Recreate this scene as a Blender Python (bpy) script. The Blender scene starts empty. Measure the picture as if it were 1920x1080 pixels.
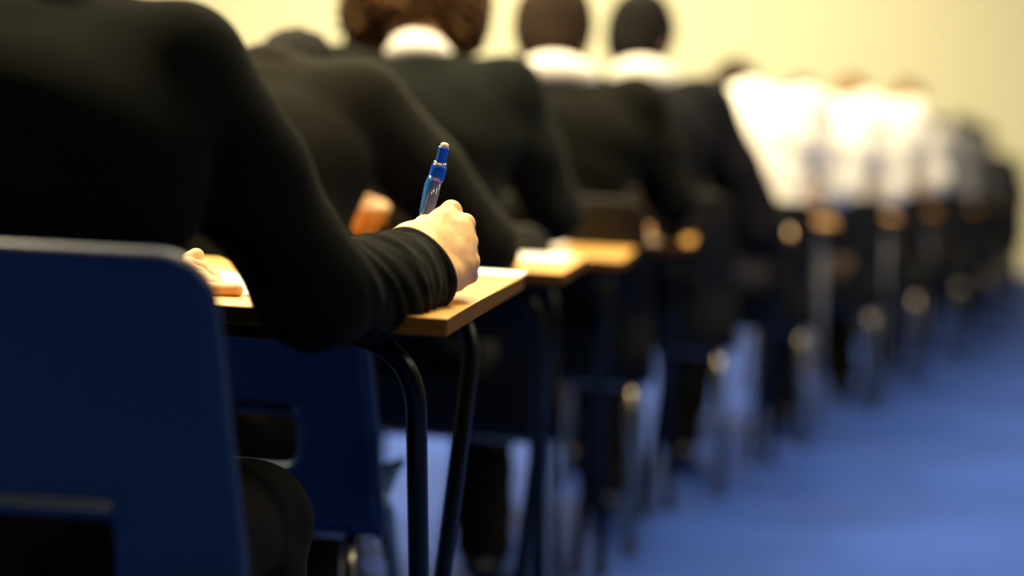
import bpy, bmesh, math, random
import numpy as np
from mathutils import Vector, Matrix

random.seed(4)
SC = bpy.context.scene
COL = SC.collection
R = math.radians

# ------------------------------------------------------------------ camera
F = 3600.0
CAM_H = 0.951
M_CAM = (Matrix.Translation((0, 0, CAM_H)) @ Matrix.Rotation(R(90) - math.atan(289.3 / F), 4, 'X')
         @ Matrix.Rotation(math.atan(0.05), 4, 'Z'))
cam_d = bpy.data.cameras.new('camera')
cam = bpy.data.objects.new('camera', cam_d)
COL.objects.link(cam)
cam.matrix_world = M_CAM
cam_d.sensor_width = 36
cam_d.lens = F / 1920 * 36
cam_d.clip_start = 0.05
cam_d.clip_end = 100
cam_d.dof.use_dof = True
cam_d.dof.focus_distance = 2.17
cam_d.dof.aperture_fstop = 1.5
SC.camera = cam


def at(px, py, d):
    return M_CAM @ Vector(((px - 960) / F * d, -(py - 540) / F * d, -d))


# ------------------------------------------------------------------ materials
def mat(name, col, rough=0.6, metal=0.0, sheen=0.0, spec=0.5, trans=0.0, noise=0.0, nscale=40.0, bump=0.0,
        bscale=300.0, coat=0.0, col2=None, sss=0.0):
    m = bpy.data.materials.new(name)
    m.use_nodes = True
    nt = m.node_tree
    b = nt.nodes['Principled BSDF']
    b.inputs['Base Color'].default_value = (*col, 1)
    b.inputs['Roughness'].default_value = rough
    b.inputs['Metallic'].default_value = metal
    b.inputs['Specular IOR Level'].default_value = spec
    b.inputs['Transmission Weight'].default_value = trans
    b.inputs['Coat Weight'].default_value = coat
    if sheen:
        b.inputs['Sheen Weight'].default_value = sheen
        b.inputs['Sheen Roughness'].default_value = 0.35
        b.inputs['Sheen Tint'].default_value = (0.75, 0.8, 0.7, 1)
    if sss:
        b.inputs['Subsurface Weight'].default_value = sss
        b.inputs['Subsurface Radius'].default_value = (1.0, 0.35, 0.15)
        b.inputs['Subsurface Scale'].default_value = 0.008
    tc = nt.nodes.new('ShaderNodeTexCoord')
    if noise:
        n = nt.nodes.new('ShaderNodeTexNoise')
        n.inputs['Scale'].default_value = nscale
        n.inputs['Detail'].default_value = 5
        nt.links.new(tc.outputs['Object'], n.inputs['Vector'])
        mx = nt.nodes.new('ShaderNodeMix')
        mx.data_type = 'RGBA'
        c2 = col2 if col2 else tuple(c * (1 - noise) for c in col)
        mx.inputs[6].default_value = (*col, 1)
        mx.inputs[7].default_value = (*c2, 1)
        rp = nt.nodes.new('ShaderNodeMapRange')
        rp.inputs['From Min'].default_value = 0.35
        rp.inputs['From Max'].default_value = 0.65
        nt.links.new(n.outputs['Fac'], rp.inputs['Value'])
        nt.links.new(rp.outputs['Result'], mx.inputs[0])
        nt.links.new(mx.outputs[2], b.inputs['Base Color'])
    if bump:
        n2 = nt.nodes.new('ShaderNodeTexNoise')
        n2.inputs['Scale'].default_value = bscale
        n2.inputs['Detail'].default_value = 3
        nt.links.new(tc.outputs['Object'], n2.inputs['Vector'])
        bp = nt.nodes.new('ShaderNodeBump')
        bp.inputs['Strength'].default_value = bump
        bp.inputs['Distance'].default_value = 0.002
        nt.links.new(n2.outputs['Fac'], bp.inputs['Height'])
        nt.links.new(bp.outputs['Normal'], b.inputs['Normal'])
    return m


def wood_mat(name, c1, c2, rough=0.42, spec=0.3):
    m = mat(name, c1, rough, spec=spec)
    nt = m.node_tree
    b = nt.nodes['Principled BSDF']
    tc = nt.nodes.new('ShaderNodeTexCoord')
    mp = nt.nodes.new('ShaderNodeMapping')
    mp.inputs['Scale'].default_value = (3.0, 60.0, 60.0)
    n = nt.nodes.new('ShaderNodeTexNoise')
    n.inputs['Scale'].default_value = 2.2
    n.inputs['Detail'].default_value = 6
    n.inputs['Distortion'].default_value = 0.4
    mx = nt.nodes.new('ShaderNodeMix')
    mx.data_type = 'RGBA'
    mx.inputs[6].default_value = (*c1, 1)
    mx.inputs[7].default_value = (*c2, 1)
    rp = nt.nodes.new('ShaderNodeMapRange')
    rp.inputs['From Min'].default_value = 0.35
    rp.inputs['From Max'].default_value = 0.7
    nt.links.new(tc.outputs['Object'], mp.inputs['Vector'])
    nt.links.new(mp.outputs['Vector'], n.inputs['Vector'])
    nt.links.new(n.outputs['Fac'], rp.inputs['Value'])
    nt.links.new(rp.outputs['Result'], mx.inputs[0])
    nt.links.new(mx.outputs[2], b.inputs['Base Color'])
    return m


M = dict(
    wood=wood_mat('beech_laminate', (0.70, 0.385, 0.095), (0.55, 0.28, 0.06)),
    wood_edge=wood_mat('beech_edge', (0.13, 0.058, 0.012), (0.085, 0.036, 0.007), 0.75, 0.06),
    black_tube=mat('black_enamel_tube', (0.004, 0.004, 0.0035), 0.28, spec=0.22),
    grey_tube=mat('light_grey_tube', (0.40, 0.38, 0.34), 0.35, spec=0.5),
    chrome=mat('chrome_tube', (0.34, 0.30, 0.23), 0.26, metal=1.0),
    blue=mat('blue_polypropylene', (0.0030, 0.017, 0.066), 0.36, spec=0.5, bump=0.15, bscale=900),
    charcoal=mat('charcoal_polypropylene', (0.0055, 0.0060, 0.0058), 0.6, spec=0.25),
    jumper=mat('black_jumper_knit', (0.0027, 0.0028, 0.0022), 0.95, sheen=0.035, spec=0.06, bump=0.5, bscale=700),
    blazer=mat('charcoal_blazer', (0.0090, 0.0080, 0.0058), 0.95, sheen=0.06, spec=0.08, bump=0.3, bscale=500),
    blazer2=mat('dark_green_grey_blazer', (0.0065, 0.0073, 0.0062), 0.95, sheen=0.06, spec=0.08, bump=0.3, bscale=500),
    blazer3=mat('black_blazer', (0.0058, 0.0056, 0.0042), 0.95, sheen=0.03, spec=0.06),
    navy=mat('navy_black_blazer', (0.0055, 0.0055, 0.008), 0.95, sheen=0.03, spec=0.08),
    trousers=mat('dark_trousers', (0.009, 0.007, 0.0045), 0.9, spec=0.1, sheen=0.03),
    shoe=mat('black_leather', (0.01, 0.01, 0.01), 0.35),
    white=mat('white_shirt_cotton', (0.82, 0.78, 0.72), 0.8),
    dim_shirt=mat('dim_grey_shirt', (0.07, 0.07, 0.08), 0.8),
    grey_shirt=mat('pale_grey_shirt', (0.22, 0.22, 0.24), 0.8),
    paper=mat('white_paper', (0.86, 0.84, 0.80), 0.7),
    skin=mat('warm_skin', (0.70, 0.42, 0.19), 0.5, spec=0.35, noise=0.3, nscale=55, col2=(0.64, 0.34, 0.145), sss=0.04,
             bump=0.12, bscale=420),
    skin2=mat('brown_skin', (0.30, 0.13, 0.06), 0.5),
    nail=mat('finger_nail', (0.78, 0.5, 0.38), 0.3),
    hair_brown=mat('brown_curly_hair', (0.11, 0.050, 0.012), 0.75, spec=0.15, noise=0.6, nscale=60, col2=(0.018, 0.009, 0.004)),
    hair_dark=mat('dark_brown_hair', (0.032, 0.016, 0.007), 0.75, spec=0.12, noise=0.5, nscale=90, col2=(0.010, 0.006, 0.003)),
    hair_black=mat('black_hair', (0.008, 0.007, 0.006), 0.8, spec=0.08),
    hair_ginger=mat('light_brown_hair', (0.16, 0.075, 0.02), 0.75, spec=0.15),
    floor=mat('blue_floor', (0.021, 0.055, 0.27), 0.7, spec=0.06, noise=0.12, nscale=3),
    wall=mat('pale_yellow_wall', (0.86, 0.83, 0.56), 0.85, spec=0.2),
    pen_blue=mat('blue_pencil_plastic', (0.0, 0.06, 0.62), 0.18, spec=0.6, coat=0.5),
    pen_grip=mat('translucent_blue_grip', (0.015, 0.16, 0.62), 0.14, spec=0.6, trans=0.35, coat=0.5),
    pen_clear=mat('clear_smoky_barrel', (0.20, 0.22, 0.42), 0.12, spec=0.5, trans=0.5),
    lead=mat('blue_inner_tube', (0.01, 0.02, 0.12), 0.3),
    eraser=mat('white_eraser', (0.75, 0.68, 0.52), 0.7),
    steel=mat('bright_steel', (0.8, 0.8, 0.82), 0.15, metal=1.0),
    rubber=mat('black_rubber', (0.01, 0.01, 0.01), 0.8),
)


# ------------------------------------------------------------------ object helpers
def mesh_obj(name, verts, faces, material, parent=None, smooth=True):
    me = bpy.data.meshes.new(name)
    if isinstance(verts, np.ndarray):
        me.vertices.add(len(verts))
        me.vertices.foreach_set('co', verts.astype(np.float32).ravel())
        faces = np.asarray(faces)
        nf, k = faces.shape
        me.loops.add(nf * k)
        me.loops.foreach_set('vertex_index', faces.astype(np.int32).ravel())
        me.polygons.add(nf)
        me.polygons.foreach_set('loop_start', np.arange(0, nf * k, k, dtype=np.int32))
        me.update(calc_edges=True)
        me.validate()
    else:
        me.from_pydata([tuple(v) for v in verts], [], faces)
    me.materials.append(material)
    if smooth:
        me.polygons.foreach_set('use_smooth', [True] * len(me.polygons))
    o = bpy.data.objects.new(name, me)
    COL.objects.link(o)
    if parent:
        o.parent = parent
    return o


def bm_obj(name, bm, material, parent=None, smooth=True):
    bmesh.ops.recalc_face_normals(bm, faces=bm.faces)
    me = bpy.data.meshes.new(name)
    bm.to_mesh(me)
    bm.free()
    me.materials.append(material)
    if smooth:
        me.polygons.foreach_set('use_smooth', [True] * len(me.polygons))
    o = bpy.data.objects.new(name, me)
    COL.objects.link(o)
    if parent:
        o.parent = parent
    return o


def thing(name, label, cat, loc=(0, 0, 0), rz=0.0, group=None):
    o = bpy.data.objects.new(name, None)
    COL.objects.link(o)
    o.empty_display_size = 0.1
    o.location = loc
    o.rotation_euler = (0, 0, rz)
    tag(o, label, cat, group)
    return o


def tag(o, label, cat, group=None):
    o['label'] = label
    o['category'] = cat
    if group:
        o['group'] = group
    return o


def dup(root, loc, rz, label, group=None, sz=None):
    r = root.copy()
    COL.objects.link(r)
    r.location = loc
    r.rotation_euler = (0, 0, rz)
    r['label'] = label
    if group:
        r['group'] = group
    if sz:
        r.scale = sz
    for ch in list(root.children):
        c = ch.copy()
        COL.objects.link(c)
        c.parent = r
        for g in list(ch.children):
            d = g.copy()
            COL.objects.link(d)
            d.parent = c
    return r


def rbox(bm, x0, x1, y0, y1, z0, z1, bev=0.002, seg=2):
    r = bmesh.ops.create_cube(bm, size=1)
    for v in r['verts']:
        v.co = Vector(((x0 + x1) / 2 + v.co.x * (x1 - x0), (y0 + y1) / 2 + v.co.y * (y1 - y0),
                       (z0 + z1) / 2 + v.co.z * (z1 - z0)))
    if bev:
        es = list({e for v in r['verts'] for e in v.link_edges})
        bmesh.ops.bevel(bm, geom=es, offset=bev, segments=seg, affect='EDGES', profile=0.5)


def round_path(pts, rad, n=8):
    """polyline with its inner corners rounded"""
    pts = [Vector(p) for p in pts]
    out = [pts[0]]
    for i in range(1, len(pts) - 1):
        a, b, c = pts[i - 1], pts[i], pts[i + 1]
        r = min(rad, (a - b).length * .49, (c - b).length * .49)
        p0 = b + (a - b).normalized() * r
        p1 = b + (c - b).normalized() * r
        for k in range(n + 1):
            t = k / n
            out.append((1 - t) ** 2 * p0 + 2 * t * (1 - t) * b + t * t * p1)
    out.append(pts[-1])
    return out


def tube(bm, pts, r, n=14, radii=None, cap=True):
    pts = [Vector(p) for p in pts]
    rings = []
    up = None
    for i, p in enumerate(pts):
        t = (pts[min(i + 1, len(pts) - 1)] - pts[max(i - 1, 0)]).normalized()
        if up is None:
            up = t.orthogonal().normalized()
        up = (up - t * up.dot(t)).normalized()
        s = t.cross(up)
        rr = radii[i] if radii else r
        rings.append([bm.verts.new(p + rr * (math.cos(a) * up + math.sin(a) * s))
                      for a in [2 * math.pi * k / n for k in range(n)]])
    for a, b in zip(rings, rings[1:]):
        for k in range(n):
            bm.faces.new((a[k], a[(k + 1) % n], b[(k + 1) % n], b[k]))
    if cap:
        bm.faces.new(rings[0][::-1])
        bm.faces.new(rings[-1])


# ------------------------------------------------------------------ signed distance modelling
class SDF:
    def __init__(self, lo, hi, h):
        self.lo = np.array(lo, float)
        self.h = h
        self.n = np.ceil((np.array(hi, float) - self.lo) / h).astype(int) + 1
        self.f = np.full(self.n, 0.08, np.float32)

    def sub(self, lo, hi):
        i0 = np.clip(np.floor((np.array(lo) - self.lo) / self.h).astype(int), 0, self.n)
        i1 = np.clip(np.ceil((np.array(hi) - self.lo) / self.h).astype(int) + 1, 0, self.n)
        if (i1 <= i0).any():
            return None, None
        sl = tuple(slice(a, b) for a, b in zip(i0, i1))
        ax = [(self.lo[k] + self.h * np.arange(i0[k], i1[k])).astype(np.float32) for k in range(3)]
        return sl, (ax[0][:, None, None], ax[1][None, :, None], ax[2][None, None, :])

    def merge(self, sl, d, k):
        a = self.f[sl]
        if k <= 0:
            self.f[sl] = np.minimum(a, d)
        else:
            hh = np.clip(0.5 + 0.5 * (a - d) / k, 0, 1)
            self.f[sl] = a * (1 - hh) + d * hh - k * hh * (1 - hh)

    def cut(self, sl, d, k=0.0):
        a = self.f[sl]
        d = -d
        if k <= 0:
            self.f[sl] = np.maximum(a, d)
        else:
            hh = np.clip(0.5 - 0.5 * (a - d) / k, 0, 1)
            self.f[sl] = a * (1 - hh) + d * hh + k * hh * (1 - hh)

    def cap(self, a, b, ra, rb, k=0.02, cut=False, wr=None):
        a = np.array(a, float)
        b = np.array(b, float)
        pad = max(ra, rb) + k + self.h * 2 + (0.01 if wr else 0)
        sl, P = self.sub(np.minimum(a, b) - pad, np.maximum(a, b) + pad)
        if sl is None:
            return
        ab = b - a
        L2 = max(ab @ ab, 1e-9)
        q = [P[i] - a[i] for i in range(3)]
        t = np.clip((q[0] * ab[0] + q[1] * ab[1] + q[2] * ab[2]) / L2, 0, 1)
        d = np.sqrt((q[0] - t * ab[0]) ** 2 + (q[1] - t * ab[1]) ** 2 + (q[2] - t * ab[2]) ** 2) - (ra + (rb - ra) * t)
        if wr:
            d = d + wr(P, t)
        (self.cut if cut else self.merge)(sl, d, k)

    def ell(self, c, r, rot=None, k=0.02, cut=False):
        c = np.array(c, float)
        r = np.array(r, float)
        pad = r.max() + k + self.h * 2
        sl, P = self.sub(c - pad, c + pad)
        if sl is None:
            return
        q = [P[i] - c[i] for i in range(3)]
        if rot is not None:
            Mi = np.array(rot.to_3x3().transposed())
            q = [Mi[i, 0] * q[0] + Mi[i, 1] * q[1] + Mi[i, 2] * q[2] for i in range(3)]
        k0 = np.sqrt((q[0] / r[0]) ** 2 + (q[1] / r[1]) ** 2 + (q[2] / r[2]) ** 2)
        k1 = np.sqrt((q[0] / r[0] ** 2) ** 2 + (q[1] / r[1] ** 2) ** 2 + (q[2] / r[2] ** 2) ** 2) + 1e-6
        d = k0 * (k0 - 1) / k1
        (self.cut if cut else self.merge)(sl, d, k)

    def fcap(self, a, b, ra, rb, sx, k=0.03):
        """capsule widened along x by sx"""
        a = np.array(a, float)
        b = np.array(b, float)
        pad = max(ra, rb) * sx + k + self.h * 2
        sl, P = self.sub(np.minimum(a, b) - pad, np.maximum(a, b) + pad)
        ab = (b - a) / np.array([sx, 1, 1])
        L2 = ab @ ab
        q = [(P[0] - a[0]) / sx, P[1] - a[1], P[2] - a[2]]
        t = np.clip((q[0] * ab[0] + q[1] * ab[1] + q[2] * ab[2]) / L2, 0, 1)
        d = np.sqrt((q[0] - t * ab[0]) ** 2 + (q[1] - t * ab[1]) ** 2 + (q[2] - t * ab[2]) ** 2) - (ra + (rb - ra) * t)
        self.merge(sl, d, k)

    def plane_cut(self, p, n):
        """remove what lies on the side the normal points to"""
        sl, P = self.sub(self.lo, self.lo + self.h * self.n)
        d = sum((P[i] - p[i]) * n[i] for i in range(3))
        self.f = np.maximum(self.f, d.astype(np.float32))

    def wrinkle(self, fn):
        sl, P = self.sub(self.lo, self.lo + self.h * self.n)
        m = np.abs(self.f) < 0.03
        self.f = np.where(m, self.f + fn(P), self.f).astype(np.float32)

    def mesh(self):
        f = self.f
        f[0, :, :] = f[-1, :, :] = 1
        f[:, 0, :] = f[:, -1, :] = 1
        f[:, :, 0] = f[:, :, -1] = 1
        ins = f < 0
        nx, ny, nz = np.array(f.shape) - 1
        cnt = np.zeros((nx, ny, nz), np.int8)
        for dx in (0, 1):
            for dy in (0, 1):
                for dz in (0, 1):
                    cnt += ins[dx:dx + nx, dy:dy + ny, dz:dz + nz]
        cells = np.argwhere((cnt > 0) & (cnt < 8))
        if not len(cells):
            return np.zeros((0, 3)), np.zeros((0, 4), int)
        idx = -np.ones((nx, ny, nz), np.int64)
        idx[tuple(cells.T)] = np.arange(len(cells))
        corners = [(dx, dy, dz) for dx in (0, 1) for dy in (0, 1) for dz in (0, 1)]
        val = {c: f[cells[:, 0] + c[0], cells[:, 1] + c[1], cells[:, 2] + c[2]] for c in corners}
        acc = np.zeros((len(cells), 3))
        num = np.zeros(len(cells))
        for c in corners:
            for ax in range(3):
                if c[ax] == 0:
                    c2 = tuple(1 if i == ax else c[i] for i in range(3))
                    a, b = val[c], val[c2]
                    s = (a < 0) != (b < 0)
                    t = np.where(s, a / np.where(np.abs(a - b) < 1e-9, 1e-9, a - b), 0)
                    p = np.tile(np.array(c, float), (len(cells), 1))
                    p[:, ax] += t
                    acc += np.where(s[:, None], p, 0)
                    num += s
        V = self.lo + self.h * (cells + acc / num[:, None])
        faces = []
        for ax in range(3):
            o1, o2 = [(1, 2), (2, 0), (0, 1)][ax]
            s0 = [slice(None)] * 3
            s1 = [slice(None)] * 3
            s0[ax] = slice(0, -1)
            s1[ax] = slice(1, None)
            A, B = ins[tuple(s0)], ins[tuple(s1)]
            e = np.argwhere(A != B)
            flip = A[tuple(e.T)]
            ok = (e[:, o1] > 0) & (e[:, o2] > 0)
            e, flip = e[ok], flip[ok]
            q = []
            for (u, v) in ((-1, -1), (0, -1), (0, 0), (-1, 0)):
                ee = e.copy()
                ee[:, o1] += u
                ee[:, o2] += v
                q.append(idx[tuple(ee.T)])
            q = np.stack(q, 1)
            q[~flip] = q[~flip][:, ::-1]
            faces.append(q)
        Fq = np.concatenate(faces)
        return V, Fq


def join(parts):
    vs, fs, o = [], [], 0
    for v, f in parts:
        vs.append(v)
        fs.append(f + o)
        o += len(v)
    return np.concatenate(vs), np.concatenate(fs)


def xform(vf, Mx):
    v, f = vf
    A = np.array(Mx)
    v = v @ A[:3, :3].T + A[:3, 3]
    if np.linalg.det(A[:3, :3]) < 0:
        f = f[:, ::-1]
    return v, f


# ------------------------------------------------------------------ the hall
def quad(name, pts, m):
    o = mesh_obj(name, pts, [tuple(range(len(pts)))], m, smooth=False)
    o['kind'] = 'structure'
    return o


YAW = R(7)
fwd = Vector((math.sin(YAW), math.cos(YAW), 0))
rgt = Vector((math.cos(YAW), -math.sin(YAW), 0))


def slab(name, c, ux, uy, uz, m):
    bm = bmesh.new()
    r = bmesh.ops.create_cube(bm, size=1)
    for v in r['verts']:
        v.co = Vector(c) + v.co.x * Vector(ux) + v.co.y * Vector(uy) + v.co.z * Vector(uz)
    o = bm_obj(name, bm, m, smooth=False)
    o['kind'] = 'structure'
    return o


up = Vector((0, 0, 1))
slab('floor', fwd * 7.5 - up * 0.05, rgt * 26, fwd * 19, up * 0.1, M['floor'])
slab('wall_back', fwd * 16.6 + up * 2.75, rgt * 26, fwd * 0.2, up * 5.7, M['wall'])
slab('wall_left', fwd * 7.5 - rgt * 13.1 + up * 2.75, rgt * 0.2, fwd * 19, up * 5.7, M['wall'])
slab('wall_right', fwd * 7.5 + rgt * 13.1 + up * 2.75, rgt * 0.2, fwd * 19, up * 5.7, M['wall'])
# a low skirting strip along the wall foot
slab('baseboard_back', fwd * 16.49 + up * 0.05, rgt * 26, fwd * 0.02, up * 0.10, M['wall'])


# ------------------------------------------------------------------ chair
def chair_shell():
    """one-piece moulded shell: seat and back are one swept profile in the y-z plane"""
    prof = [(-0.075, 0.838), (-0.045, 0.70), (-0.012, 0.56), (0.004, 0.47), (0.012, 0.425), (0.030, 0.402), (0.07, 0.404),
            (0.20, 0.428), (0.32, 0.445), (0.37, 0.437), (0.395, 0.412)]
    prof = [np.array(p) for p in prof]
    h = 0.0035
    S = SDF((-0.27, -0.12, 0.37), (0.27, 0.43, 0.88), h)
    ys = S.lo[1] + h * np.arange(S.n[1])
    zs = S.lo[2] + h * np.arange(S.n[2])
    Yg, Zg = np.meshgrid(ys, zs, indexing='ij')
    X = S.lo[0] + h * np.arange(S.n[0])
    X = X[:, None, None]

    def shell_dist(X, Yg):
        best = np.full(Yg.shape, 9.0)
        vv = np.zeros(Yg.shape)
        L = 0.0
        for a, b in zip(prof, prof[1:]):
            ab = b - a
            l = np.linalg.norm(ab)
            t = np.clip(((Yg - a[0]) * ab[0] + (Zg - a[1]) * ab[1]) / l ** 2, 0, 1)
            if a is prof[0]:
                t = np.minimum(((Yg - a[0]) * ab[0] + (Zg - a[1]) * ab[1]) / l ** 2, 1)
            d = np.hypot(Yg - a[0] - t * ab[0], Zg - a[1] - t * ab[1])
            m = d < best
            best = np.where(m, d, best)
            vv = np.where(m, L + t * l, vv)
            L += l
        return best, vv, L

    # back and seat curve sideways: shift y of the back by x^2
    w, v, L = shell_dist(X, Yg)
    hw = np.interp(v, [0, 0.30, 0.42, 0.50, L], [0.203, 0.226, 0.238, 0.222, 0.200])
    # rounded outline in (x, v)
    r = 0.042
    cy = L / 2
    hl = L / 2
    dx = np.abs(X) - (hw[None] - r)
    dv = np.abs(v[None] - cy) - (hl - r)
    out = np.hypot(np.maximum(dx, 0), np.maximum(dv, 0)) + np.minimum(np.maximum(dx, dv), 0) - r
    # grip slot low in the back
    sx, sv0, sv1, sr = 0.118, 0.232, 0.330, 0.022
    dx = np.abs(X) - (sx - sr)
    dv = np.abs(v[None] - (sv0 + sv1) / 2) - ((sv1 - sv0) / 2 - sr)
    slot = np.hypot(np.maximum(dx, 0), np.maximum(dv, 0)) + np.minimum(np.maximum(dx, dv), 0) - sr
    sd = np.maximum(out, -slot)
    W = np.broadcast_to(w[None], sd.shape)
    plate = np.maximum(W - 0.0035, sd)
    bead = np.hypot(np.maximum(np.abs(sd + 0.004), 0), W) - np.where(out > -0.02, 0.0082, 0.0066)
    S.f = np.minimum(plate, bead).astype(np.float32)
    S.cap((-0.112, -0.033, 0.610), (0.112, -0.033, 0.610), 0.0062, 0.0062, k=0.005)
    return S.mesh()


SHELL = None


def make_chair(label, shell_mat, tube_mat, loc, rz, group):
    """origin: floor under the seat/back crease; y forward"""
    global SHELL
    t = thing('stacking_chair', label, 'chair', loc, rz, group)
    if SHELL is None:
        SHELL = chair_shell()
    v, f = SHELL
    v = v.copy()
    # dish the back: sides come forward a little, seat sides rise a little
    bk = np.clip((v[:, 2] - 0.47) / 0.1, 0, 1)
    v[:, 1] += bk * 0.45 * v[:, 0] ** 2
    v[:, 2] += np.clip((v[:, 1] - 0.05) / 0.10, 0, 1) * (1 - bk) * 0.22 * np.maximum(np.abs(v[:, 0]) - 0.10, 0)
    mesh_obj('seat_shell', v, f, shell_mat, t)
    for s in (-1, 1):
        bm = bmesh.new()
        tube(bm, round_path([(s * 0.215, -0.055, 0.008), (s * 0.19, 0.01, 0.385), (s * 0.185, 0.10, 0.402)], 0.045), 0.0115)
        rear = bm_obj('leg', bm, tube_mat, t)
        bm = bmesh.new()
        tube(bm, round_path([(s * 0.215, 0.40, 0.008), (s * 0.19, 0.30, 0.402), (s * 0.185, 0.10, 0.402)], 0.05), 0.0115)
        front = bm_obj('leg', bm, tube_mat, t)
        for y, x, lg in ((-0.056, 0.2155, rear), (0.402, 0.2155, front)):
            bm = bmesh.new()
            tube(bm, [(s * x, y, 0.0), (s * x, y, 0.025)], 0.014)
            bm_obj('foot_cap', bm, M['rubber'], lg)
    bm = bmesh.new()
    tube(bm, [(-0.188, 0.075, 0.388), (0.188, 0.075, 0.388)], 0.009)
    bm_obj('crossbar', bm, tube_mat, t)
    bm = bmesh.new()
    tube(bm, [(-0.188, 0.29, 0.398), (0.188, 0.29, 0.398)], 0.009)
    bm_obj('crossbar', bm, tube_mat, t)
    return t


# ------------------------------------------------------------------ desk
def make_desk(label, loc, rz, top_h, depth, tube_mat, group, w=0.60):
    """origin: floor under the centre of the edge the student sits at"""
    t = thing('exam_desk', label, 'desk', loc, rz, group)
    bm = bmesh.new()
    rbox(bm, -w / 2, w / 2, 0, depth, top_h - 0.019, top_h, 0.0012)
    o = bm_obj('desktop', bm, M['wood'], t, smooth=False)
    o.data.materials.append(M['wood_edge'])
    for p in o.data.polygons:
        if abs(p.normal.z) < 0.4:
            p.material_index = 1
    zt = top_h - 0.031
    lx = w / 2 - 0.045
    for (y0, y1, dx) in ((0.075, 0.21, 0.02), (depth - 0.12, depth - 0.30, -0.035)):
        bm = bmesh.new()
        tube(bm, round_path([(-lx - dx, y1, 0.006), (-lx, y0, zt), (lx, y0, zt), (lx + dx, y1, 0.006)], 0.085, 12), 0.0115, 16)
        lf_ = bm_obj('leg_frame', bm, tube_mat, t)
        for s in (-1, 1):
            bm = bmesh.new()
            tube(bm, [(s * (lx + dx), y1, 0.0), (s * (lx + dx), y1, 0.03)], 0.014)
            bm_obj('foot_cap', bm, M['rubber'], lf_)
    for s in (-1, 1):
        bm = bmesh.new()
        rbox(bm, s * 0.16 - 0.012, s * 0.16 + 0.012, 0.085, depth - 0.11, top_h - 0.034, top_h - 0.0176, 0.001)
        bm_obj('support_rail', bm, tube_mat, t, smooth=False)
    return t


# ------------------------------------------------------------------ people
def hand_sdf(wr, th, fingers, h, thick=1.0, extra=()):
    """wr: (wrist point, radius); th: list of thumb joints with radii; fingers: list of joint chains with radii"""
    pts = [Vector(p) for ch in fingers + [th] for p, r in ch] + [Vector(wr[0])]
    for e in extra:
        pts += [Vector(e[0]), Vector(e[1])]
    lo = [min(p[i] for p in pts) - 0.035 for i in range(3)]
    hi = [max(p[i] for p in pts) + 0.035 for i in range(3)]
    S = SDF(lo, hi, h)
    n = len(fingers)
    for i, ch in enumerate(fingers):
        base = Vector(wr[2][i])
        S.cap(base, ch[0][0], wr[1], ch[0][1] * 1.0, k=0.010)
    for e in extra:
        S.cap(e[0], e[1], e[2], e[3], k=0.012)
    for i, ch in enumerate(fingers):
        for (a, ra), (b, rb) in zip(ch, ch[1:]):
            S.cap(a, b, ra, rb, k=0.0035)
    for (a, ra), (b, rb) in zip(th, th[1:]):
        S.cap(a, b, ra, rb, k=0.007)
    return S


def generic_hand(h=0.0035):
    """right hand, wrist at the origin, fingers along +y, palm down (-z), loosely curled as if round a pen"""
    V3 = Vector
    fing = []
    for x, l, r in ((-0.028, 1.0, .0088), (-0.009, 1.07, .009), (0.010, 1.0, .0085), (0.027, 0.8, .0075)):
        fing.append([(V3((x, 0.088 - abs(x) * .2, 0.006)), r * 1.15), (V3((x * .9, 0.088 + 0.036 * l, -0.008)), r),
                     (V3((x * .75, 0.088 + 0.045 * l, -0.030)), r * .92), (V3((x * .7, 0.088 + 0.034 * l, -0.046)), r * .82)])
    th = [(V3((-0.022, 0.02, -0.006)), .015), (V3((-0.044, 0.052, -0.014)), .012), (V3((-0.038, 0.085, -0.026)), .010),
          (V3((-0.025, 0.108, -0.036)), .0085)]
    wr = (V3((0, 0, 0)), 0.0125, [V3((-0.014, 0, 0)), V3((-0.005, 0, 0)), V3((0.005, 0, 0)), V3((0.014, 0, 0))])
    S = hand_sdf(wr, th, fing, h, extra=[(V3((0, -0.05, 0)), V3((0, 0.01, 0)), 0.021, 0.021)])
    return S.mesh()


GH = None


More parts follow.
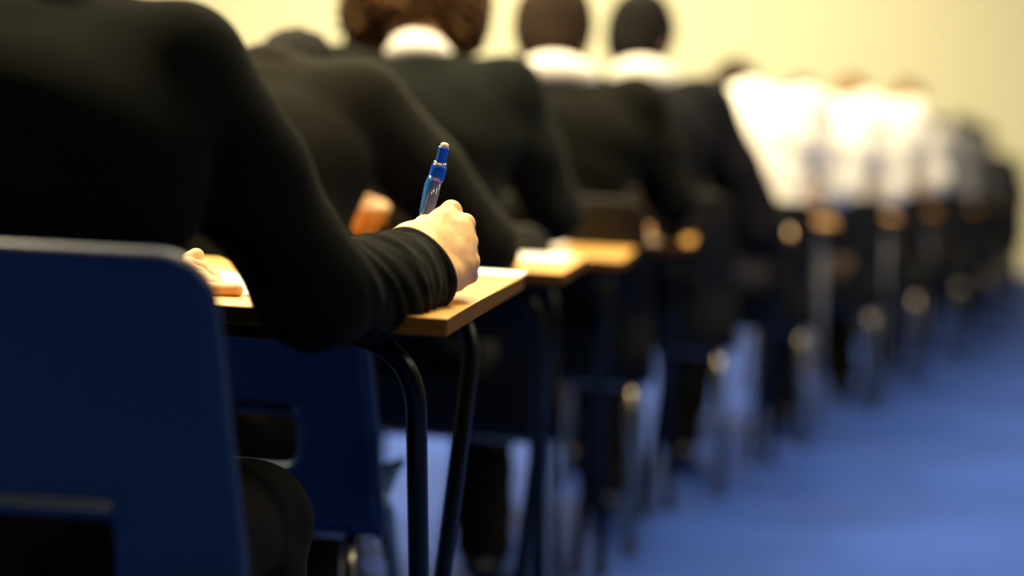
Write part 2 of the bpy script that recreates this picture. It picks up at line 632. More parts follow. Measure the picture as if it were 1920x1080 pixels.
def build_person(name, label, loc, rz, P, group=None, h=0.009, scale=1.0):
    """P: joints in the local frame of the desk edge (x right, y forward); every garment is a child mesh"""
    global GH
    t = thing(name, label, 'person', loc, rz, group)
    t.scale = (scale,) * 3
    cx = P.get('cx', 0.0)
    ox = Vector((cx, 0, 0))
    hip = ox + Vector(P.get('hip', (0, -0.27, 0.53)))
    chest = ox + Vector(P.get('chest', (0, -0.17, 0.88)))
    S_ = {s: ox + Vector(P['shoulder'][i]) for i, s in enumerate(('L', 'R'))}
    E_ = {s: ox + Vector(P['elbow'][i]) for i, s in enumerate(('L', 'R'))}
    W_ = {s: ox + Vector(P['wrist'][i]) for i, s in enumerate(('L', 'R'))}
    K_ = [ox + Vector(p) for p in P.get('knee', ((-0.11, 0.12, 0.51), (0.11, 0.12, 0.51)))]
    A_ = [ox + Vector(p) for p in P.get('ankle', ((-0.12, 0.10, 0.09), (0.12, 0.10, 0.09)))]
    neck = (S_['L'] + S_['R']) / 2 + Vector((0, 0.00, 0.03))
    head = ox + Vector(P['head'])
    HR = Matrix.Rotation(P.get('turn', 0), 4, 'Z') @ Matrix.Rotation(-P.get('tilt', R(40)), 4, 'X')

    def hp(x, y, z):
        return head + HR @ Vector((x, y, z))

    skin = P.get('skin', M['skin'])
    # --- body: one surface from head to feet
    lo = [min(p[i] for p in [hip, neck, head] + list(E_.values()) + list(W_.values()) + K_ + A_) - 0.16 for i in range(3)]
    hi = [max(p[i] for p in [hip, neck, head] + list(E_.values()) + list(W_.values()) + K_ + A_) + 0.18 for i in range(3)]
    lo[2] = 0.0
    S = SDF(lo, hi, max(h * 0.8, 0.006))
    S.fcap(hip, chest, 0.085, 0.09, 1.4, 0.03)
    S.cap(S_['L'], S_['R'], 0.045, 0.045, 0.03)
    for s in 'LR':
        S.cap(S_[s], E_[s], 0.042, 0.033, 0.02)
        S.cap(E_[s], W_[s], 0.034, 0.023, 0.01)
    for i, s in enumerate((-1, 1)):
        S.cap(hip + Vector((s * .08, 0, -.02)), K_[i], 0.07, 0.048, 0.02)
        S.cap(K_[i], A_[i], 0.048, 0.033, 0.01)
        S.cap(A_[i], A_[i] + Vector((0, 0.11, -0.05)), 0.03, 0.025, 0.01)
    S.cap(neck - Vector((0, 0.01, 0.03)), hp(0, -0.02, -0.03), 0.055, 0.050, 0.02)
    S.ell(hp(0, -0.008, 0.032), (0.073, 0.092, 0.095), HR, 0.015)
    S.ell(hp(0, 0.035, -0.045), (0.052, 0.058, 0.062), HR, 0.025)
    S.cap(hp(0, 0.083, 0.012), hp(0, 0.106, -0.022), 0.008, 0.012, 0.008)
    S.cap(hp(-0.02, 0.082, -0.055), hp(0.02, 0.082, -0.055), 0.009, 0.009, 0.006)
    S.cap(hp(-0.038, 0.075, 0.03), hp(0.038, 0.075, 0.03), 0.012, 0.012, 0.01)
    for s in (-1, 1):
        S.ell(hp(s * 0.030, 0.082, 0.008), (0.014, 0.008, 0.009), HR, 0.006, cut=True)
        S.ell(hp(s * 0.030, 0.074, 0.008), (0.011, 0.011, 0.011), HR, 0.002)
        S.ell(hp(s * 0.078, -0.01, -0.002), (0.010, 0.020, 0.031), HR, 0.006)
    parts = [S.mesh()]
    if GH is None:
        GH = generic_hand()
    for s in 'LR':
        if ('hand' + s) in P:
            parts.append(P['hand' + s])
            continue
        d = (W_[s] - E_[s]).normalized()
        d = (d + Vector((-0.35 if s == 'R' else 0.35, 0.5, -0.05))).normalized()
        z = Vector((0.45 if s == 'R' else -0.25, 0, 1))
        x = d.cross(z).normalized()
        z = x.cross(d)
        Mx = Matrix(((x.x, d.x, z.x, W_[s].x), (x.y, d.y, z.y, W_[s].y), (x.z, d.z, z.z, W_[s].z), (0, 0, 0, 1)))
        if s == 'L':
            Mx = Mx @ Matrix.Diagonal((-1, 1, 1, 1))
        parts.append(xform(GH, Mx))
    v, f = join(parts)
    mesh_obj('body', v, f, skin, t)
    # --- top garment
    lo = [min(p[i] for p in [hip, neck] + list(E_.values()) + list(W_.values()) + list(S_.values())) - 0.16 for i in range(3)]
    hi = [max(p[i] for p in [hip, neck] + list(E_.values()) + list(W_.values()) + list(S_.values())) + 0.16 for i in range(3)]
    S = SDF(lo, hi, h)
    g = P.get('bulk', 1.0)
    S.fcap(hip + Vector((0, 0, P.get('hem', 0.0))), chest, 0.112 * g, 0.118 * g, 1.5, 0.03)
    upper = (S_['L'] + S_['R']) / 2 - Vector((0, 0.05, 0.075))
    S.ell(upper, (0.20 * g, 0.115 * g, 0.125 * g), Matrix.Rotation(R(-30), 4, 'X'), 0.05)
    S.cap(S_['L'], S_['R'], 0.066 * g, 0.066 * g, 0.04)
    S.cap(neck - Vector((0, 0.02, 0.03)), neck + Vector((0, 0.0, 0.0)), 0.075, 0.062, 0.03)
    ar = P.get('arm_r', (0.072, 0.060, 0.056, 0.043))
    for s in 'LR':
        mid = (S_[s] + E_[s]) / 2
        S.cap(S_[s], mid, ar[0], (ar[0] + ar[1]) / 2, P.get('arm_k', 0.03))
        S.cap(mid, E_[s], (ar[0] + ar[1]) / 2, ar[1], 0.02)
    sl = P.get('sleeve', 0.93)
    cuffs = []
    for s in 'LR':
        d = (W_[s] - E_[s])
        c = E_[s] + d * sl
        dn = d.normalized()
        if s == 'R' and 'cuffdir' in P:
            c = Vector(P['cuff'])
            dn = Vector(P['cuffdir']).normalized()
            e2 = c + dn * 0.0
            m2 = Vector(P['forearm_mid'])
            S.cap(E_[s], m2, ar[2] * 1.04, 0.0535, 0.02)
            S.cap(m2, c - dn * 0.006, 0.0535, ar[3], 0.012)
        else:
            S.cap(E_[s], c, ar[2], ar[3], 0.02)
        cuffs.append((c, dn, s))
    if 'extra_caps' in P:
        for e in P['extra_caps']:
            S.cap(ox + Vector(e[0]), ox + Vector(e[1]), e[2], e[3], e[4])
    for c, dn, s in cuffs:
        # flat cuff opening
        slc, PP = S.sub([c[i] - 0.1 for i in range(3)], [c[i] + 0.1 for i in range(3)])
        dd = sum((PP[i] - c[i]) * dn[i] for i in range(3))
        rr = np.sqrt(sum((PP[i] - c[i]) ** 2 for i in range(3)))
        cutd = np.where(rr < 0.085, dd - 0.004, -1.0)
        S.f[slc] = np.maximum(S.f[slc], cutd)
    if 'wr' in P:
        S.wrinkle(P['wr'])
    else:
        ph = P.get('seed', 0) * 1.7
        S.wrinkle(lambda Q: (0.0035 * np.sin(Q[0] * 31 + Q[2] * 38 + ph + 2.0 * np.sin(Q[2] * 9 + ph))
                             * np.sin(Q[1] * 22 - Q[2] * 17 + ph)))
    v, f = S.mesh()
    mesh_obj(P.get('top_name', 'jumper'), v, f, P['top'], t)
    # --- cuffs of the sleeves: ribbed band
    if P.get('rib'):
        for c, dn, s in cuffs:
            bm = bmesh.new()
            u = dn.orthogonal().normalized()
            w = dn.cross(u)
            n = 96
            rad = ar[3] + 0.0012
            rings = []
            for (q, dr) in ((-0.020, -0.003), (-0.018, 0.0005), (-0.010, 0.0018), (-0.002, 0.0018), (0.003, 0.0), (0.004, -0.004),
                            (0.000, -0.009), (-0.008, -0.012)):
                rr = []
                for k in range(n):
                    a = 2 * math.pi * k / n
                    r2 = rad + dr + (0.0006 * math.cos(a * 48) if -0.019 < q < 0.002 else 0)
                    rr.append(bm.verts.new(c + dn * q + r2 * (math.cos(a) * u + math.sin(a) * w)))
                rings.append(rr)
            for a, b in zip(rings, rings[1:]):
                for k in range(n):
                    bm.faces.new((a[k], a[(k + 1) % n], b[(k + 1) % n], b[k]))
            bm_obj('cuff', bm, P['top'], t)
    if P.get('shirt_cuff'):
        c, dn, s = cuffs[1]
        S = SDF([c[i] - 0.1 for i in range(3)], [c[i] + 0.1 for i in range(3)], 0.004)
        S.cap(c - dn * 0.015, c + dn * 0.022, 0.037, 0.036, 0.0)
        v, f = S.mesh()
        mesh_obj('shirt_cuff', v, f, M['white'], t)
    # --- shirt collar
    if P.get('collar', True):
        S = SDF([neck[i] - 0.16 for i in range(3)], [neck[i] + 0.18 for i in range(3)], 0.006)
        nd = (head - neck).normalized()
        c0 = neck + nd * 0.022 + Vector((0, -0.025, 0.012))
        cr = P.get('collar_r', 0.066)
        S.ell(c0, (cr * 1.06, cr * .9, P.get('collar_h', 0.036)), Matrix.Rotation(R(-28), 4, 'X'), 0.0)
        S.ell(c0 + nd * 0.03, (cr * .85, cr * .80, 0.022), Matrix.Rotation(R(-28), 4, 'X'), 0.012)
        v, f = S.mesh()
        mesh_obj('shirt_collar', v, f, M['white'], t)
    # --- trousers
    pts = [hip] + K_ + A_
    S = SDF([min(p[i] for p in pts) - 0.17 for i in range(3)], [max(p[i] for p in pts) + 0.17 for i in range(3)], h)
    S.fcap(hip + Vector((0, -0.02, 0.02 + P.get('hem', 0.0) * 0.55)), hip + Vector((0, 0.03, -0.015)), 0.10, 0.09, 1.45, 0.03)
    for i, s in enumerate((-1, 1)):
        S.cap(hip + Vector((s * .085, 0.03, -.025)), K_[i], 0.086, 0.070, 0.03)
        S.cap(K_[i], A_[i] + Vector((0, 0, 0.0)), 0.068, 0.060, 0.012)
    S.wrinkle(lambda Q: 0.003 * np.sin(Q[0] * 40 + Q[1] * 25 + Q[2] * 50) * np.sin(Q[2] * 21 + Q[1] * 30))
    v, f = S.mesh()
    mesh_obj('trousers', v, f, P.get('trousers', M['trousers']), t)
    # --- shoes
    for i in (0, 1):
        a = A_[i]
        S = SDF([a.x - 0.08, a.y - 0.1, 0], [a.x + 0.08, a.y + 0.22, 0.16], 0.006)
        S.ell((a.x, a.y + 0.06, 0.045), (0.045, 0.135, 0.042), None, 0.01)
        S.cap((a.x, a.y - 0.01, 0.05), (a.x, a.y, 0.095), 0.042, 0.036, 0.02)
        S.plane_cut((0, 0, 0.004), (0, 0, -1))
        v, f = S.mesh()
        mesh_obj('shoe', v, f, M['shoe'], t)
    # --- hair
    kind = P.get('hair', 'short')
    hs = P.get('hair_s', 1.0)
    if kind == 'curly':
        S = SDF([head[i] - 0.24 for i in range(3)], [head[i] + 0.24 for i in range(3)], 0.006)
        S.ell(hp(0, -0.035, 0.045), (0.108, 0.115, 0.115), HR, 0.0)
        S.ell(hp(0.0, -0.075, -0.030), (0.085, 0.055, 0.085), HR, 0.03)
        for s in (-1, 1):
            S.ell(hp(s * 0.092, 0.02, -0.005), (0.062, 0.085, 0.105), HR, 0.03)
        S.ell(hp(0, 0.115, -0.05), (0.07, 0.07, 0.10), HR, 0.03, cut=True)
        S.wrinkle(lambda Q: 0.017 * np.sin(Q[0] * 120 + 3 * np.sin(Q[2] * 60)) * np.sin(Q[1] * 110 + 2 * np.sin(Q[0] * 70))
                  * np.sin(Q[2] * 130 + 2 * np.sin(Q[1] * 50)))
    else:
        lg = kind == 'long'
        S = SDF([head[i] - 0.22 for i in range(3)], [head[i] + 0.2 for i in range(3)], 0.006)
        S.ell(hp(0, -0.014, 0.040), (0.083 * hs, 0.100 * hs, 0.100 * hs), HR, 0.0)
        S.ell(hp(0, -0.048, -0.022), (0.068 * hs, 0.055 * hs, 0.085), HR, 0.02)
        if lg:
            S.ell(hp(0, -0.05, -0.06), (0.082, 0.05, 0.11), HR, 0.03)
        S.ell(hp(0, 0.105, -0.045), (0.085, 0.085, 0.095), HR, 0.015, cut=True)
        for s in (-1, 1):
            S.ell(hp(s * 0.085, 0.0, -0.01), (0.02, 0.026, 0.034), HR, 0.004, cut=True)
        S.wrinkle(lambda Q: 0.002 * np.sin(Q[0] * 200 + 4 * np.sin(Q[2] * 50)) * np.sin(Q[2] * 90 + Q[1] * 60))
    v, f = S.mesh()
    mesh_obj('hair', v, f, P.get('hair_mat', M['hair_dark']), t)
    return t


def copy_person(src, label, loc, rz, scale, mats):
    r = dup(src, loc, rz, label)
    r.scale = (scale,) * 3
    for c in r.children:
        for key, m in mats.items():
            if c.name.split('.')[0] == key:
                c.data = c.data.copy()
                c.data.materials.clear()
                c.data.materials.append(m)
    return r


# ------------------------------------------------------------------ the row
RZ = -YAW
desks = [  # near edge centre, top height, depth, tube, label
    ((-0.362, 1.983), 0.760, 0.66, 'black_tube', 'beech-topped exam desk with black legs under the hand writing with the blue pencil'),
    ((-0.217, 3.137), 0.730, 0.50, 'black_tube', 'beech exam desk just beyond the sharp one, its corner bare beside a black elbow'),
    ((-0.076, 3.94), 0.705, 0.50, 'black_tube', 'blurred beech exam desk, third in the row, with a bright white paper on it'),
    ((0.135, 4.74), 0.70, 0.50, 'black_tube', 'blurred exam desk under the fist of the brown-haired person with a white collar'),
    ((0.50, 5.53), 0.70, 0.50, 'black_tube', 'exam desk hidden behind the black elbow of the black-haired person'),
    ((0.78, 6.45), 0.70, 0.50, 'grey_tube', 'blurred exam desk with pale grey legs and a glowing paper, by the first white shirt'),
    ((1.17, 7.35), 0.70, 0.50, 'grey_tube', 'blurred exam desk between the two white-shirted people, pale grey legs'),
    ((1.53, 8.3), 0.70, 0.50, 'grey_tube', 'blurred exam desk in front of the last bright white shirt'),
    ((1.94, 9.3), 0.70, 0.50, 'black_tube', 'distant exam desk in front of the person with light brown hair'),
    ((2.31, 10.3), 0.70, 0.50, 'black_tube', 'distant exam desk in front of the person in a dull grey shirt'),
    ((2.68, 11.4), 0.70, 0.50, 'black_tube', 'distant exam desk just past the dull grey shirt, in front of a dark blazer'),
    ((3.04, 12.6), 0.70, 0.50, 'black_tube', 'distant exam desk, second from the far end of the row'),
    ((3.38, 13.8), 0.70, 0.50, 'black_tube', 'exam desk at the far end of the row, nearest the yellow wall'),
]
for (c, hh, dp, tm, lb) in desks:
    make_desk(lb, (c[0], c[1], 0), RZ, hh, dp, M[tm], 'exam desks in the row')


def local(k, x, y, z=0.0):
    c = desks[k][0]
    return Vector((c[0], c[1], 0)) + rgt * x + fwd * y + Vector((0, 0, z))


def chair_at(k, x, gap, label, sm, tm, sz=None):
    p = local(k, x, -gap)
    return p


blue_chair = make_chair('blue plastic chair in front, its broad back turned to us', M['blue'], M['chrome'],
                        local(0, -0.045, -0.325), RZ, 'stacking chairs')
c2 = dup(blue_chair, local(1, -0.160, -0.375), RZ, 'blue plastic chair seen under the sharp desk top, second in the row')
c2.scale = (1.06, 1, 0.88)
grey_chair = make_chair('charcoal plastic chair of the person with big curly hair', M['charcoal'], M['chrome'],
                        local(2, -0.02, -0.31), RZ, 'stacking chairs')
chair_labels = {
    3: 'charcoal plastic chair of the brown-haired person with white collar',
    4: 'charcoal plastic chair with chrome legs, under the black-haired person',
    5: 'charcoal chair with chrome legs under the first bright white shirt',
    6: 'charcoal chair between the two bright white shirts',
    7: 'charcoal chair under the last bright white shirt',
    8: 'distant charcoal chair under the person with light brown hair',
    9: 'distant charcoal chair under the dull grey shirt',
    10: 'distant charcoal chair just past the dull grey shirt',
    11: 'distant charcoal chair, second from the far end of the row',
    12: 'charcoal chair at the far end of the row, nearest the yellow wall'}
grey_chair.scale = (1, 1, 0.93)
for k, lb in chair_labels.items():
    dup(grey_chair, local(k, -0.08 if k == 4 else 0.0, -0.32), RZ, lb, sz=(1, 1, 0.97 if k in (3, 4) else 0.93))

# ------------------------------------------------------------------ person 1, in focus
base1 = local(0, 0, 0)
L1 = (Matrix.Translation(base1) @ Matrix.Rotation(RZ, 4, 'Z')).inverted()


def l1(px, py, d):
    return L1 @ at(px, py, d)


T = l1
fing = [
    [(T(846, 397, 2.195), .0118), (T(862, 424, 2.238), .0095), (T(838, 458, 2.258), .0085), (T(812, 480, 2.25), .0075)],
    [(T(871, 420, 2.185), .0112), (T(880, 452, 2.225), .0095), (T(852, 484, 2.243), .0088), (T(826, 500, 2.235), .0078)],
    [(T(876, 455, 2.172), .0105), (T(884, 486, 2.208), .0090), (T(858, 512, 2.222), .0083), (T(836, 522, 2.21), .0075)],
    [(T(880, 491, 2.158), .0100), (T(882, 517, 2.188), .0082), (T(858, 533, 2.196), .0075), (T(842, 536, 2.182), .0068)],
]
thumb = [(T(762, 446, 2.135), .0150), (T(797, 424, 2.19), .0118), (T(812, 446, 2.232), .0102), (T(806, 474, 2.242), .0090)]
wrp = (T(795, 492, 2.11), 0.0160, [T(785, 462, 2.115), T(798, 478, 2.112), T(808, 500, 2.108), T(822, 520, 2.108)])
ext = [(T(735, 512, 2.05), T(790, 492, 2.11), 0.026, 0.026),
       (T(826, 520, 2.115), T(858, 518, 2.150), 0.0165, 0.0135),
       (T(762, 446, 2.135), T(838, 412, 2.185), 0.0130, 0.0110),
       (T(775, 470, 2.12), T(800, 440, 2.18), 0.0150, 0.0120)]
ext += [(T(838, 415, 2.172), T(862, 436, 2.165), 0.0135, 0.0135), (T(858, 436, 2.165), T(866, 462, 2.155), 0.0135, 0.013),
        (T(864, 460, 2.155), T(868, 494, 2.142), 0.013, 0.012), (T(806, 470, 2.14), T(850, 480, 2.145), 0.016, 0.015),
        (T(752, 452, 2.10), T(772, 446, 2.14), 0.0165, 0.0145), (T(790, 500, 2.10), T(845, 522, 2.135), 0.018, 0.0145)]
HS = hand_sdf(wrp, thumb, fing, 0.0013, extra=ext)
# knuckle caps and tendon relief on the back of the hand
for (px, py, d, r) in ((846, 394, 2.190, .0115), (873, 419, 2.179, .0110), (879, 455, 2.166, .0102), (884, 492, 2.152, .0096)):
    HS.ell(T(px, py, d), (r, r, r), None, 0.004)
handR = HS.mesh()

# left hand lying on the answer sheet: seen past the chair's edge
zd = 0.76


def on_desk(px, py, lift=0.0):
    """point where the sight line meets the desk top plane (raised by lift), in local coordinates"""
    o = at(960, 540, 0)
    dr = at(px, py, 1.0) - o
    tt = (zd + lift - o.z) / dr.z
    return L1 @ (o + dr * tt)


def lift_to(px, py, d):
    return T(px, py, d)


lf = [
    [(T(352, 500, 2.165), .0110), (T(378, 505, 2.17), .0092), (T(398, 520, 2.165), .0085), (T(408, 535, 2.155), .0075)],
    [(T(346, 508, 2.15), .0112), (T(372, 516, 2.15), .0095), (T(396, 532, 2.135), .0086), (T(412, 543, 2.12), .0078)],
    [(T(342, 516, 2.13), .0108), (T(378, 526, 2.12), .0092), (T(402, 537, 2.11), .0086), (T(424, 543, 2.11), .0078)],
    [(T(340, 528, 2.11), .0100), (T(374, 540, 2.09), .0088), (T(410, 545, 2.085), .0084), (T(443, 544, 2.085), .0078)],
]
lth = [(T(322, 515, 2.17), .015), (T(345, 500, 2.20), .012), (T(362, 487, 2.205), .0100), (T(369, 479, 2.205), .0082)]
lwr = (T(290, 530, 2.12), 0.016, [T(292, 515, 2.14), T(292, 522, 2.13), T(292, 530, 2.12), T(292, 538, 2.11)])
LS = hand_sdf(lwr, lth, lf, 0.002, extra=[(T(225, 545, 2.08), T(290, 530, 2.12), 0.026, 0.024)])
handL = LS.mesh()

E1 = T(592, 546, 1.895)
cuff_c = T(786, 500, 2.100)
cuff_n = T(786 + 99, 500 - 88, 2.100 + 0.062) - cuff_c
fm = T(706, 541, 2.000)
sh1R = T(335, 140, 1.80)
cx1 = -0.075


def wr1(Q):
    """folds that run across the right sleeve, tighter towards the cuff, and soft drags on the back"""
    e = E1
    c = cuff_c
    nn = cuff_n.normalized()
    sa = (Q[0] - c.x) * nn.x + (Q[1] - c.y) * nn.y + (Q[2] - c.z) * nn.z
    ab = c - e
    L = ab.length
    t = ((Q[0] - e.x) * ab.x + (Q[1] - e.y) * ab.y + (Q[2] - e.z) * ab.z) / L ** 2
    ax = np.sqrt((Q[0] - e.x - t * ab.x) ** 2 + (Q[1] - e.y - t * ab.y) ** 2 + (Q[2] - e.z - t * ab.z) ** 2)
    on = np.clip((t + 0.05) * 5, 0, 1) * np.clip((-0.020 - sa) * 80, 0, 1) * (ax < 0.085)
    sk = sa * 205 + 1.2 * np.sin((Q[0] - e.x) * 60) + 1.4 * np.sin(Q[2] * 45 + t * 6)
    fold = (0.0030 * (0.55 + 0.45 * np.sin((Q[2] - e.z) * 55 + sa * 40)) * np.sin(sk + 1.5 * np.sin(Q[2] * 28 + Q[0] * 17))
            + 0.0016 * np.sin(sk * 1.7 + 2.2 * np.sin(Q[0] * 35)) * np.sin(Q[2] * 50))
    # crook of the elbow and upper arm
    soft = 0.0040 * np.sin(Q[0] * 24 + Q[2] * 30 + 2.2 * np.sin(Q[2] * 7)) * np.sin(Q[1] * 18 - Q[2] * 13 + 0.7)
    return on * fold + (1 - on) * soft


P1 = dict(
    cx=0.0,
    hip=(cx1 - 0.03, -0.22, 0.56), chest=(cx1 - 0.03, -0.175, 0.86),
    shoulder=(Vector((cx1 - 0.165, -0.13, 1.015)), sh1R),
    elbow=(Vector((cx1 - 0.30, -0.02, 0.79)), E1),
    wrist=(T(283, 532, 2.12), cuff_c - cuff_n.normalized() * 0.01),
    head=(cx1 + 0.0, -0.015, 1.185), tilt=R(44),
    knee=((cx1 - 0.13, 0.17, 0.50), (cx1 + 0.135, 0.17, 0.50)),
    ankle=((cx1 - 0.14, 0.12, 0.09), (cx1 + 0.14, 0.12, 0.09)),
    handR=handR, handL=handL, top=M['jumper'], rib=True,
    arm_r=(0.066, 0.053, 0.053, 0.0485), cuff=cuff_c, cuffdir=cuff_n, arm_k=0.012, forearm_mid=fm, wr=wr1,
    hair='short', hair_mat=M['hair_dark'], collar=True)
p1 = build_person('student', 'person in a black jumper in front, writing with a blue pencil, head out of view', base1, RZ, P1, h=0.005)

# ------------------------------------------------------------------ the mechanical pencil
pen_top = at(835, 268, 2.200)
pen_tip = at(762, 548, 2.235)
ax_ = (pen_top - pen_tip)
PL = ax_.length
pen = thing('mechanical_pencil', 'blue mechanical pencil with a worn white eraser, held upright in the near hand', 'pencil', pen_tip)
pen.rotation_mode = 'QUATERNION'
pen.rotation_quaternion = ax_.to_track_quat('Z', 'X')


def lathe(name, prof, m, parent, n=32):
    bm = bmesh.new()
    rings = []
    for r, z in [(a * 1.28, b) for a, b in prof]:
        rings.append([bm.verts.new((r * math.cos(2 * math.pi * k / n), r * math.sin(2 * math.pi * k / n), z)) for k in range(n)])
    for a, b in zip(rings, rings[1:]):
        for k in range(n):
            bm.faces.new((a[k], a[(k + 1) % n], b[(k + 1) % n], b[k]))
    bm.faces.new(rings[0][::-1])
    bm.faces.new(rings[-1])
    return bm_obj(name, bm, m, parent)


u = PL / 0.178
lathe('eraser', [(.0036, PL - .0065), (.0038, PL - .004), (.0036, PL - .0012), (.0022, PL)], M['eraser'], pen)
lathe('push_cap', [(.0046, PL - .0240), (.0046, PL - .0225), (.0047, PL - .012), (.0052, PL - .0065), (.0050, PL - .0052)], M['pen_blue'], pen)
lathe('collar_ring', [(.0050, PL - .0262), (.0064, PL - .0250), (.0062, PL - .0232), (.0046, PL - .0225)], M['steel'], pen)
lathe('top_sleeve', [(.0052, PL - .0460), (.0066, PL - .0445), (.0072, PL - .0400), (.0073, PL - .0320), (.0068, PL - .0275), (.0056, PL - .0255)],
      M['pen_blue'], pen)
lathe('barrel', [(.0048, .018), (.0056, .024), (.0058, PL - .09), (.0060, PL - .046)], M['pen_clear'], pen)
lathe('lead_tube', [(.0034, .016), (.0034, PL - .05)], M['lead'], pen)
lathe('tip_cone', [(.0004, 0.0), (.0008, .004), (.0030, .012), (.0049, .0185)], M['steel'], pen)
# the clip runs down the side that faces left
bm = bmesh.new()
cl = []
side = pen.rotation_quaternion.inverted() @ ((at(700, 400, 2.2) - at(835, 400, 2.2)).normalized() + Vector((0, -0.75, 0)))
side.z = 0
side.normalize()
tv = Vector((0, 0, 1)).cross(side)
for (z, o, w, th) in ((PL - .040, .0066, .0036, .0022), (PL - .050, .0080, .0052, .0018), (PL - .062, .0078, .0052, .0016),
                      (PL - .076, .0070, .0046, .0015), (PL - .0855, .0066, .0040, .0016), (PL - .088, .0062, .0022, .0012)):
    cen = side * (o * 1.12) + Vector((0, 0, z))
    cl.append([bm.verts.new(cen + tv * a * w + side * b * th) for a, b in ((-1, -1), (-1, 0.6), (-.5, 1), (.5, 1), (1, 0.6), (1, -1))])
for a, b in zip(cl, cl[1:]):
    for k in range(6):
        bm.faces.new((a[k], a[(k + 1) % 6], b[(k + 1) % 6], b[k]))
bm.faces.new(cl[0][::-1])
bm.faces.new(cl[-1])
bm_obj('pocket_clip', bm, M['pen_grip'], pen)


# ------------------------------------------------------------------ papers
def paper(k, x, y, w, d, rot, label, n=1, zt=None, name='exam_paper'):
    z = desks[k][1] + 0.0003
    bm = bmesh.new()
    for i in range(n):
        rbox(bm, -w / 2, w / 2, -d / 2, d / 2, i * 0.0006, i * 0.0006 + 0.0005, 0)
    o = bm_obj(name, bm, M['paper'], smooth=False)
    o.location = local(k, x, y, z)
    o.rotation_euler = (0, 0, RZ + rot)
    tag(o, label, 'paper', 'exam papers on the desks')
    return o


pl = on_desk(473, 556)
pr_ = on_desk(980, 521)
paper(0, pl.x - 0.105 + 0.01, pl.y + 0.1485, 0.21, 0.297, 0, 'white answer sheet under the fingers of the near left hand', 2)
paper(0, pr_.x - 0.155, pr_.y + 0.053, 0.30, 0.10, 0, 'white paper lying along the far edge of the sharp desk', 2)
paper(1, 0.19, 0.375, 0.17, 0.21, 0.0, 'white paper on the second desk, beyond the black elbow', 2)
paper(2, 0.02, 0.37, 0.26, 0.24, 0.0, 'glowing white paper on the third desk', 4)
paper(3, 0.165, 0.165, 0.15, 0.21, 0.0, 'white paper under the fist of the brown-haired person', 2)
paper(4, 0.19, 0.33, 0.21, 0.297, 0.0, 'white paper on the desk of the black-haired person', 2)
paper(5, 0.08, 0.24, 0.21, 0.297, 0.0, 'glowing paper on the desk beside the first white shirt', 3)
paper(6, 0.0, 0.28, 0.21, 0.297, 0.0, 'white paper on the desk between the two white shirts', 2)
paper(7, 0.05, 0.26, 0.21, 0.297, 0.0, 'white paper on the desk of the last bright white shirt', 2)

# ------------------------------------------------------------------ the other people
P2 = dict(cx=-0.20, ankle=((-0.13, 0.05, 0.09), (0.14, -0.08, 0.09)), hip=(0, -0.22, 0.49), chest=(0, -0.13, 0.86),
          shoulder=((-0.165, -0.03, 0.985), (0.165, -0.05, 0.985)),
          elbow=((-0.30, 0.08, 0.785), (0.365, 0.03, 0.765)), wrist=((-0.12, 0.27, 0.77), (0.20, 0.19, 0.80)),
          head=(0.0, 0.16, 0.985), tilt=R(62), top=M['blazer'], top_name='blazer', hair_mat=M['hair_black'], collar=False,
          seed=1, bulk=1.0)
build_person('student', 'person in a charcoal blazer, head bent out of sight, elbow on the second desk',
             local(1, 0, 0), RZ, P2, h=0.007)
P3 = dict(cx=-0.115, ankle=((-0.13, -0.06, 0.09), (0.15, 0.06, 0.09)), hip=(0, -0.20, 0.53), chest=(0, -0.13, 0.88),
          shoulder=((-0.165, -0.06, 1.005), (0.165, -0.06, 1.0)),
          elbow=((-0.29, 0.05, 0.77), (0.265, 0.0, 0.77)), wrist=((-0.12, 0.24, 0.745), (0.10, 0.24, 0.745)),
          head=(-0.045, 0.06, 1.175), tilt=R(40), top=M['blazer2'], top_name='blazer', hair='curly', hair_mat=M['hair_brown'],
          seed=2, bulk=1.02)
build_person('student', 'person with big curly brown hair and a dark blazer', local(2, 0, 0), RZ, P3, h=0.008, scale=1.03)
P4 = dict(cx=-0.035, hip=(0, -0.20, 0.53), chest=(0, -0.14, 0.87),
          shoulder=((-0.175, -0.07, 0.975), (0.175, -0.07, 0.975)),
          elbow=((-0.29, 0.03, 0.76), (0.27, -0.02, 0.77)), wrist=((-0.10, 0.24, 0.745), (0.265, 0.14, 0.695)),
          head=(-0.035, 0.05, 1.125), tilt=R(35), top=M['blazer3'],
          ankle=((-0.13, -0.10, 0.09), (0.14, 0.04, 0.09)), top_name='blazer', hair_mat=M['hair_dark'], seed=3, bulk=1.03,
          collar_r=0.092, collar_h=0.05, hair_s=1.17, shirt_cuff=True)
p4 = build_person('student', 'person with short brown hair, white collar and black blazer, fist on the desk', local(3, 0, 0), RZ, P4,
                  h=0.008, scale=1.05)
P5 = dict(P4)
P5.update(elbow=((-0.28, 0.05, 0.76), (0.325, -0.03, 0.665)), wrist=((-0.10, 0.25, 0.735), (0.14, 0.25, 0.735)), top=M['navy'],
          hair_mat=M['hair_black'], skin=M['skin2'], arm_r=(0.075, 0.07, 0.062, 0.05), hair_s=1.12, shirt_cuff=False, head=(-0.03, 0.05, 1.135), turn=R(-14), seed=5, collar_r=0.088, cx=-0.06,
          shoulder=((-0.16, -0.07, 0.975), (0.16, -0.07, 0.975)))
p5 = build_person('student', 'person with cropped black hair, white collar and navy-black blazer', local(4, -0.08, 0), RZ, P5,
                  h=0.009, scale=1.08)
P6 = dict(P4)
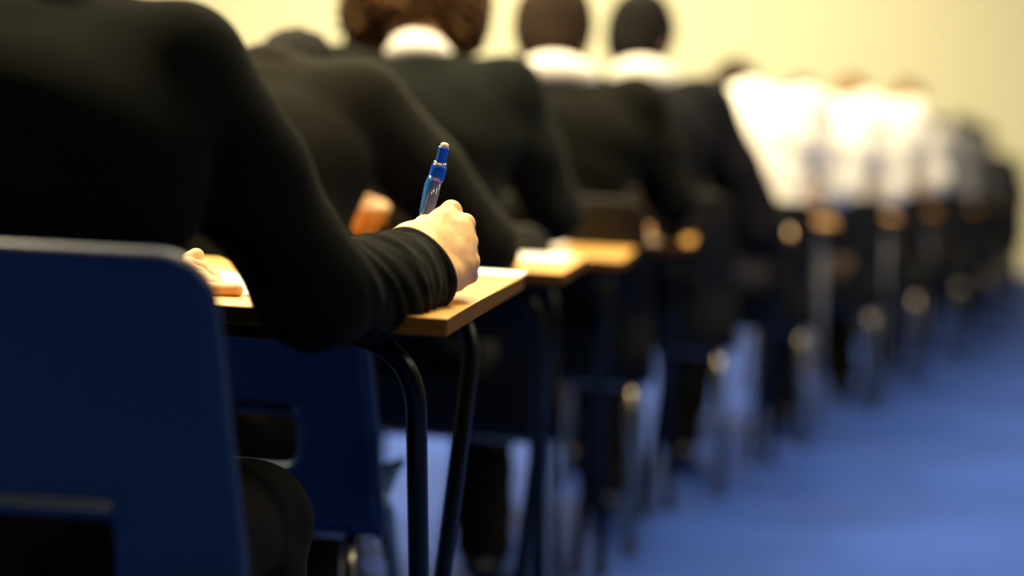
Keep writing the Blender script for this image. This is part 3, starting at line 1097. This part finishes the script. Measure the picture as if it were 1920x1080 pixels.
P6.update(collar=False, hem=0.15, shirt_cuff=False, hair_s=1.0, top=M['white'], top_name='shirt', hair_mat=M['hair_dark'], head=(-0.06, 0.11, 1.03), tilt=R(50),
          shoulder=((-0.165, -0.05, 1.0), (0.165, -0.05, 1.0)), wrist=((-0.12, 0.25, 0.735), (0.12, 0.25, 0.735)), seed=7)
p6 = build_person('student', 'person in a bright white shirt, first of the white shirts in the row', local(5, 0.03, 0), RZ, P6,
                  h=0.009, scale=1.07)
copy_person(p6, 'person in a white shirt, dark head just showing between two others', local(6, 0, 0), RZ, 1.05, {})
copy_person(p6, 'person in a white shirt with reddish brown hair, last of the bright shirts', local(7, 0, 0), RZ, 1.10,
            {'hair': M['hair_ginger']})
P9 = dict(P6)
P9.update(top=M['grey_shirt'], hair_mat=M['hair_ginger'], head=(-0.02, 0.06, 1.14), tilt=R(38), seed=9)
build_person('student', 'distant person with light brown hair in a pale grey shirt', local(8, -0.02, 0), RZ, P9, h=0.01, scale=1.02)
copy_person(p6, 'distant person in a dull grey shirt, head bowed, before the dark blazers', local(9, 0, 0), RZ, 1.0,
            {'shirt': M['dim_shirt'], 'hair': M['hair_black']})
copy_person(p4, 'distant person in a dark blazer just past the dull grey shirt', local(10, 0, 0), RZ, 0.93, {'hair': M['hair_black']})
copy_person(p4, 'distant person in a dark blazer, second from the far end', local(11, 0, 0), RZ, 0.92, {'blazer': M['blazer2']})
copy_person(p4, 'person in a dark blazer at the far end of the row', local(12, 0, 0), RZ, 0.92, {'blazer': M['navy']})


# ------------------------------------------------------------------ light
def area(loc, size, power, col=(1.0, 0.88, 0.66), size_y=None, rot=(0, 0, 0)):
    l = bpy.data.lights.new('ceiling_or_rim_light', 'AREA')
    l.energy = power
    l.color = col
    l.shape = 'RECTANGLE'
    l.size = size
    l.size_y = size_y or size
    o = bpy.data.objects.new('ceiling_or_rim_light', l)
    o.location = loc
    o.rotation_euler = rot
    COL.objects.link(o)
    return o


WARM = (1.0, 0.83, 0.50)
area((1.9, -0.8, 4.6), 1.6, 55, WARM, size_y=0.5)
for y in (1.2, 5.0):  # side lamps added and tilted inward to brighten the right-hand rims
    area((5.2, y, 4.2), 1.8, 65, (1.0, 0.93, 0.76), size_y=0.6, rot=(0, R(42), 0))
for y, pl_, pr2 in ((-1.2, 25, 35), (3.3, 400, 260), (6.6, 300, 190), (10.0, 210, 130), (13.6, 350, 115)):
    for x, pw in ((-2.8, pl_), (0.0, pr2)):
        area((x + y * 0.12, y, 4.6), 1.6, pw, WARM, size_y=0.5)
w = bpy.data.worlds.new('world')
SC.world = w
w.use_nodes = True
w.node_tree.nodes['Background'].inputs['Color'].default_value = (0.55, 0.55, 0.5, 1)
w.node_tree.nodes['Background'].inputs['Strength'].default_value = 0.006

SC.view_settings.view_transform = 'Standard'
SC.view_settings.look = 'None'
SC.view_settings.gamma = 1.0
SC.view_settings.exposure = 0.22
